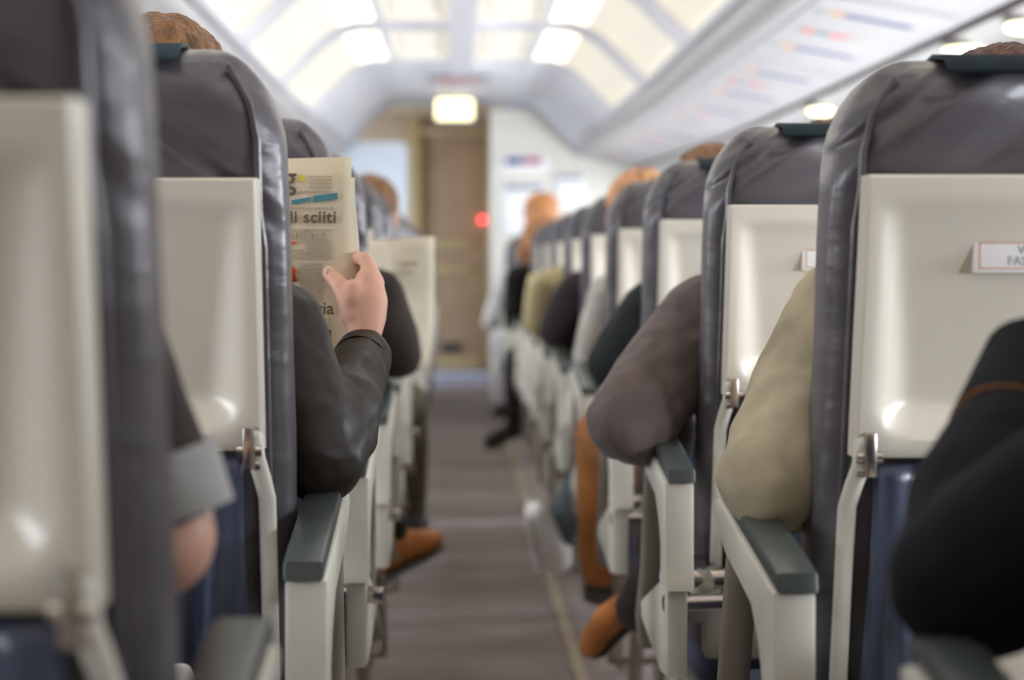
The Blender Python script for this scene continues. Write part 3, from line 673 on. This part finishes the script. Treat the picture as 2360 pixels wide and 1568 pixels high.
    loft(bm, [L_(hip+V((-0.07, -0.02, -0.02))), L_(hip+V((0.07, -0.02, -0.02)))], [0.105, 0.105], 16)
    for h_, k_, n_ in ((hip+V((a*0.08, 0, 0)), kn, an), (hip-V((a*0.08, 0, 0)), kn2, an2)):
        loft(bm, [L_(h_), L_(lerp(h_, k_, .5)), L_(k_)], [0.088, 0.078, 0.062], 16); loft(bm, [L_(k_), L_(lerp(k_, n_, .4)), L_(n_)], [0.062, 0.060, 0.048], 16)
    fuse(obj('trousers', bm, M[trousers], t), vox, 4, disp)
    if foot:
        tv = V(toe) if toe else an + V((a*0.02, 0.20, -0.085))
        hl = an + (an-kn).normalized()*0.065 - (tv-an).normalized()*0.035 if toe else an+V((0, -0.05, -0.085))
        if sh_o: shoe(t, L_(sh_o[0]), L_(sh_o[1]), sh_o[2], M[shoem], soles, S=sh_o[3])
        else: shoe(t, L_(hl), L_(tv), (kn-an), M[shoem], soles)
        hl2 = an2+V((0, -0.05, -0.085)); shoe(t, L_(hl2), L_(an2+V((0, 0.19, -0.085))), (0, 0, 1), M[shoem], soles)
    # hair
    bm = bmesh.new(); P = lambda x, y, z: L_(hc) + Rm @ V((x*heads, y*heads, z*heads)); q = Rm.to_quaternion()
    ball(bm, P(0, -0.022, 0.040), (0.084*heads, 0.092*heads, 0.082*heads), q, 20); ball(bm, P(0, -0.045, 0.0), (0.078*heads, 0.068*heads, 0.082*heads), q)
    if hairstyle == 'long':
        ball(bm, P(0, -0.05, -0.06), (0.080*heads, 0.062*heads, 0.12*heads), q); ball(bm, P(a*0.05, -0.03, -0.12), (0.035, 0.04, 0.10), q)
        loft(bm, [P(a*0.06, -0.02, -0.05), P(a*0.075, 0.02, -0.16), P(a*0.06, 0.045, -0.24)], [0.034, 0.028, 0.014], 10)
    fuse(obj('hair', bm, M[hair], t), 0.006, 2, 0.016, tex2)
    return t, O

# right side, nearest (only the arm is in the frame)
e0 = at(2235, 1335, 1.14); w0 = at(2402, 838, 1.30)
p, O = person('person in dark denim jacket with brown stitched cuff, forearm raised at right edge', 1, 0.816, 0.60, 'cloth_navy_denim', 'cloth_pale', 'hair_dark', e0, w0, knee=at(2270, 1580, 1.5), handf=(0.85, 0.2, 0.75),
       shoulder=(0.47, 1.03, 0.885), vox=0.006, rad=1.08)
bm = bmesh.new(); dv = (w0-e0).normalized()
for f_ in (0.62,): loft(bm, [e0.lerp(w0, f_)-O, e0.lerp(w0, f_+0.004)-O], [0.0487, 0.0485], 24, caps=False)
obj('cuff_stitching', bm, M['cloth_orange'], p)
bm = bmesh.new(); loft(bm, [e0.lerp(w0, 0.63)-O, e0.lerp(w0, 1.0)-O], [0.0485, 0.0430], 24, caps=False)
c_ = obj('cuff', bm, M['cloth_navy_denim'], p); c_.modifiers.new('s', 'SOLIDIFY').thickness = 0.004

# khaki sleeve, right second row
person('person in khaki shirt, elbow resting on the nearest right armrest', 1, 1.606, 0.595, 'cloth_khaki', 'cloth_navy', 'hair_dark',
       at(1780, 1105, 1.77), (0.40, 2.08, 0.72), shoulder=(0.425, 1.90, 0.905), head_c=(0.615, 1.97, 1.085), vox=0.006, rad=1.1, disp=0.024)
person('person in taupe wool jacket, elbow bulging over the second right armrest', 1, 2.396, 0.59, 'cloth_taupe_wool', 'cloth_dark_brown', 'hair_dark',
       at(1445, 975, 2.52), (0.36, 2.84, 0.69), shoulder=(0.385, 2.66, 0.878), head_c=(0.60, 2.77, 1.07), vox=0.006, rad=1.22, disp=0.024,
       knee=(0.46, 3.10, 0.51), ankle=at(1478, 1395, 3.18), toe=at(1362, 1500, 3.34), shoem='suede', sh_o=(at(1478, 1402, 3.20), at(1362, 1500, 3.35), (-0.45, -0.8, 0.5), 0.72))
person('person in charcoal jacket and rust trousers, just beyond the taupe wool jacket', 1, 3.186, 0.57, 'cloth_charcoal', 'cloth_orange', 'hair_brown',
       at(1415, 840, 3.42), (0.38, 3.66, 0.69), shoulder=(0.392, 3.46, 0.87), head_c=(0.525, 3.56, 1.085), rad=1.05, knee=(0.335, 3.93, 0.58), ankle=(0.335, 3.97, 0.27), toe=(0.35, 4.12, 0.16), vox=0.008, shoem='suede')
person('person in pale beige top and grey teal jeans, white sneaker over the aisle', 1, 3.976, 0.55, 'cloth_pale', 'cloth_teal_jeans', 'hair_orange',
       (0.345, 4.33, 0.74), (0.40, 4.55, 0.69), head_c=(0.462, 4.33, 1.08), rad=1.0, knee=at(1385, 1040, 4.72), ankle=at(1290, 1232, 4.86), toe=(0.2, 4.8, 0.2), sh_o=(at(1238, 1294, 4.90), at(1212, 1170, 4.76), (1, 0, -0.15), 1.1), shoem='white', soles='white')
person('person in dark plum jacket on the right, between pale beige top and yellow shirt', 1, 4.766, 0.56, 'cloth_plum', 'cloth_black', 'hair_dark',
       at(1283, 760, 5.05), (0.38, 5.25, 0.70), shoulder=(0.36, 5.06, 0.885), head_c=(0.56, 5.12, 1.07), rad=1.05)
person('person in cream yellow shirt on the right, beyond the plum jacket', 1, 5.556, 0.55, 'cloth_cream', 'cloth_olive', 'hair_dark',
       (0.272, 5.86, 0.77), (0.36, 6.05, 0.70), shoulder=(0.292, 5.84, 0.90), head_c=(0.55, 5.9, 1.07), rad=0.80)
person('ginger haired person in black jacket, leg and black shoe stretched into the aisle', 1, 7.926, 0.50, 'cloth_black', 'cloth_black', 'hair_ginger',
       at(1185, 740, 8.2), (0.33, 8.42, 0.70), shoulder=at(1192, 640, 8.2), head_c=(0.405, 8.25, 1.185), rad=1.0, knee=(0.31, 8.62, 0.50), ankle=(0.32, 9.05, 0.12), toe=(0.17, 9.12, 0.02), hairstyle='long', head_yaw=0.5)
person('person in white far down on the right, elbow out beside the brown door', 1, 10.296, 0.50, 'cloth_white', 'cloth_white', 'hair_dark',
       at(1128, 745, 10.6), (0.35, 10.8, 0.66), shoulder=(0.32, 10.58, 0.88), head_c=(0.5, 10.66, 1.06), rad=1.0, knee=(0.30, 10.98, 0.50))

# left side
e1 = at(352, 1235, 1.15); w1 = V((-0.27, 1.42, 0.765))
p, O = person('person in dark brown top, grey rolled cuff, bare elbow on the nearest left armrest', -1, 0.877, -0.40, 'cloth_dark_brown', 'cloth_navy', 'hair_brown',
       e1, w1, shoulder=(-0.255, 1.155, 0.93), vox=0.005, rad=0.93, sleeve='short', br=1.3, head_c=(-0.42, 1.22, 1.11), disp=0.01)
s1 = V((-0.255, 1.155, 0.93))
bm = bmesh.new(); loft(bm, [s1.lerp(e1, 0.68)-O+V((0.008,0,0)), s1.lerp(e1, 0.95)-O+V((0.006,0,0))], [0.0540, 0.053], 28, caps=False)
c_ = obj('rolled_cuff', bm, M['cloth_grey'], p, sharp=80); c_.modifiers.new('s', 'SOLIDIFY').thickness = 0.006; c_['label'] = 'pale grey rolled cuff'

# newspaper reader
eN = at(742, 1058, 1.88); wN = at(838, 812, 2.13)
def reader_hand(bm, O):
    A = lambda px, py, Y: at(px, py, Y) - O
    loft(bm, [A(836, 812, 2.14), A(840, 775, 2.14), A(842, 735, 2.148), A(846, 690, 2.155), A(850, 650, 2.165)], [(0.020, 0.017), (0.021, 0.017), (0.026, 0.019), (0.0265, 0.019), (0.019, 0.018)], 16)
    ball(bm, A(815, 705, 2.148), (0.019, 0.016, 0.034)); ball(bm, A(862, 655, 2.17), (0.012, 0.018, 0.016))
    fing = [((862, 642, 2.163), (842, 598, 2.178), (812, 592, 2.204), (780, 606, 2.214)),
            ((868, 652, 2.180), (848, 610, 2.205), (815, 606, 2.226), (778, 622, 2.226)),
            ((868, 672, 2.196), (850, 638, 2.224), (820, 636, 2.238), (788, 650, 2.234)),
            ((864, 696, 2.206), (848, 672, 2.232), (826, 670, 2.242), (800, 680, 2.236))]
    for i, ps in enumerate(fing):
        loft(bm, [A(*q) for q in ps], [0.0108, 0.0098, 0.0088, 0.0072] if i < 3 else [0.0095, 0.0085, 0.0075, 0.0065], 10)
    loft(bm, [A(818, 730, 2.146), A(800, 688, 2.150), A(782, 655, 2.160), A(765, 636, 2.170), A(756, 628, 2.173)], [0.0165, 0.0135, 0.0112, 0.0102, 0.0085], 12)
p, O = person('person in black suit jacket gripping the cream newspaper, left of the aisle', -1, 1.667, -0.36, 'cloth_black_suit', 'cloth_navy', 'hair_brown',
       eN, wN, shoulder=at(632, 742, 1.94), head_c=(-0.335, 2.0, 1.125), vox=0.0045, custom_hand=reader_hand, disp=0.022,
       rad=0.97, ur=0.86, wrist2=(-0.46, 2.17, 0.87), elbow2=(-0.57, 2.06, 0.69))
bm = bmesh.new(); A = lambda px, py, Y: at(px, py, Y) - O
ball(bm, A(757, 624, 2.1635), (0.0045, 0.0018, 0.0055)); obj('thumb_nail', bm, M['nail'], p)
# second fold-out: shirt cuff ring
bm = bmesh.new(); loft(bm, [eN.lerp(wN, 0.90)-O, eN.lerp(wN, 0.985)-O], [0.0345, 0.0325], 24, caps=False)
c_ = obj('sleeve_hem', bm, M['cloth_black_suit'], p); c_.modifiers.new('s', 'SOLIDIFY').thickness = 0.003

person('person in dark jacket with white newspaper, brown suede shoe crossed into the aisle', -1, 3.247, -0.36, 'cloth_dark_brown', 'cloth_black', 'hair_dark',
       at(915, 815, 3.52), (-0.16, 3.62, 0.80), shoulder=at(862, 690, 3.50), head_c=(-0.38, 3.6, 1.08), rad=1.08, knee=(-0.30, 3.95, 0.53), ankle=at(893, 1222, 4.02), toe=at(1008, 1238, 4.16), sh_o=(at(862, 1345, 3.97), at(1010, 1262, 4.14), (-0.35, -0.25, 1), 1.15), shoem='suede', elbow2=(-0.56,3.65,0.70), wrist2=(-0.36,3.80,0.85))
person('person with brown hair on the left beyond the white newspaper, olive trouser leg out', -1, 4.827, -0.33, 'cloth_navy', 'cloth_olive', 'hair_brown',
       (-0.21, 5.20, 0.70), (-0.25, 5.40, 0.68), head_c=(-0.235, 5.12, 1.105), knee=(-0.145, 5.56, 0.53), ankle=(-0.135, 5.66, 0.16), head_yaw=-0.4)

# ================================================================= NEWSPAPERS, CUP, PAPER
Yp = 2.188
n0 = at(815, 860, Yp)
nw = empty('newspaper', n0, 'folded cream newspaper with black headlines held up beside the nearest left headrest', 'newspaper')
def sheet(x0, x1, z0, z1, thick, m, name, parent, y=0, wav=0.004, tilt=0):
    bm = bmesh.new(); nx, nz = 24, 12; g = []
    for j in range(nz+1):
        g.append([])
        for i in range(nx+1):
            u, v = i/nx, j/nz; x = x0+(x1-x0)*u; z = z0+(z1-z0)*v
            g[-1].append(bm.verts.new((x + 0.003*math.sin(v*5)*(u > 0.98), y + wav*math.sin(u*5+v*2) - tilt*(v-0.5), z - 0.01*(1-u)*v)))
    for j in range(nz):
        for i in range(nx): bm.faces.new((g[j][i], g[j][i+1], g[j+1][i+1], g[j+1][i]))
    o = obj(name, bm, m, parent, sharp=80); o.modifiers.new('s', 'SOLIDIFY').thickness = thick; return o
sheet(-0.34, 0, 0, 0.271, 0.0022, M['paper'], 'front_page', nw, 0, 0.0)
sheet(-0.33, 0.004, 0.10, 0.245, 0.0015, M['paperw'], 'inner_page', nw, 0.008, 0.001)
def npos(px, py): q = at(px, py, Yp) - n0; return (q.x, -0.0035, q.z)
def pbox(name, px0, py0, px1, py1, m, skew=0):
    a = npos(px0, py1); b = npos(px1, py0); bm = bmesh.new(); y0, y1 = -0.0034, -0.001
    vs = [bm.verts.new(q) for q in ((a[0], y0, a[2]), (b[0], y0, a[2]+skew), (b[0], y0, b[2]+skew), (a[0], y0, b[2]), (a[0], y1, a[2]), (b[0], y1, a[2]+skew), (b[0], y1, b[2]+skew), (a[0], y1, b[2]))]
    for f in ((0,1,2,3),(7,6,5,4),(0,4,5,1),(1,5,6,2),(2,6,7,3),(3,7,4,0)): bm.faces.new([vs[i] for i in f])
    return obj(name, bm, M[m], nw, smooth=False)
text('headline', 'degli sciiti', 0.0205, npos(610, 513), M['ink'], nw, bold=0.0005, space=1.08)
text('headline', 'g', 0.040, npos(652, 434), M['ink'], nw, bold=0.0004)
text('headline', 'elettismo', 0.0165, npos(640, 550), M['ink_lt'], nw, bold=0.0004)
text('headline', 'ria', 0.022, npos(728, 724), M['ink'], nw, bold=0.0003)
pbox('teal_banner', 672, 462, 716, 472, 'teal', 0.004); pbox('teal_banner', 722, 452, 778, 466, 'teal', 0.004)
pbox('yellow_emblem', 690, 404, 703, 418, 'yellow'); pbox('red_caption', 655, 557, 682, 563, 'orange')
bm = bmesh.new(); a = [npos(*q) for q in ((640,598),(664,600),(672,614),(684,622),(680,632),(686,648),(640,652))]
vs = [bm.verts.new((x, -0.0036, z)) for x, _, z in a]; bm.faces.new(vs); o_ = obj('orange_picture', bm, M['orange'], nw); o_.modifiers.new('s', 'SOLIDIFY').thickness = 0.001
pbox('photo', 735, 760, 763, 800, 'brownpic'); pbox('red_caption', 738, 830, 752, 850, 'orange')
bm = bmesh.new(); random.seed(3)
def lines(px0, px1, py0, py1, st):
    y = py0
    while y < py1:
        x = px0
        while x < px1:
            x2 = min(px1, x + random.uniform(6, 22)); a = npos(x, y+2.2); b = npos(x2, y); box(bm, (a[0], -0.0030, a[2]), (b[0], -0.0010, b[2])); x = x2 + 3
        y += st
lines(712, 765, 406, 436, 8); lines(690, 765, 440, 446, 8); lines(662, 700, 575, 596, 6); lines(705, 765, 552, 600, 6); lines(690, 745, 606, 700, 6); lines(660, 770, 478, 484, 6); lines(735, 762, 735, 755, 6); lines(735, 765, 805, 826, 6)
lines(660, 765, 528, 531, 6)
tx_ = obj('column_text', bm, M['ink_lt'], nw, smooth=False); tx_['kind'] = 'stuff'

n2 = at(1000, 858, 3.78)
nw2 = empty('newspaper', n2, 'white open newspaper held out over the aisle farther down on the left', 'newspaper')
h2 = 313*3.78/F
bm = bmesh.new(); prof = [(-0.30, 0.04), (-0.20, 0.02), (-0.10, 0.0), (-0.092, -0.012), (-0.05, 0.012), (-0.02, 0.02), (0.0, 0.035)]; nz = 10; g = []
for j in range(nz+1):
    v = j/nz; g.append([bm.verts.new((x + (0.0 if v > 0.35 else (-0.012*(0.35-v)/0.35 if x > -0.03 else 0)), y + 0.012*math.sin(v*4+x*20), h2*v - 0.006*(x < -0.05)*v)) for x, y in prof])
for j in range(nz):
    for i in range(len(prof)-1): bm.faces.new((g[j][i], g[j][i+1], g[j+1][i+1], g[j+1][i]))
o_ = obj('page', bm, M['paperw'], nw2, sharp=80); o_.modifiers.new('s', 'SOLIDIFY').thickness = 0.002
bm = bmesh.new(); q = lambda px, py: at(px, py, 3.78) - n2
a = q(925, 612); b = q(962, 604); box(bm, (a.x, -0.006, a.z), (b.x, 0.008, b.z)); a = q(905, 630); b = q(955, 626); box(bm, (a.x, -0.006, a.z), (b.x, 0.008, b.z))
obj('headline_print', bm, M['ink_lt'], nw2, smooth=False)

pp = at(415, 1568, 1.68)
bm = bmesh.new(); loft(bm, [(0, 0, -0.06), (0, 0, 0.0), (0, 0, 0.012)], [(0.016, 0.004), (0.015, 0.005), (0.010, 0.004)], 14)
o_ = obj('paper_napkin', bm, M['white']); o_.location = pp; tag(o_, 'small white paper sticking up behind the blurred left seat, bottom edge of the photo', 'napkin')
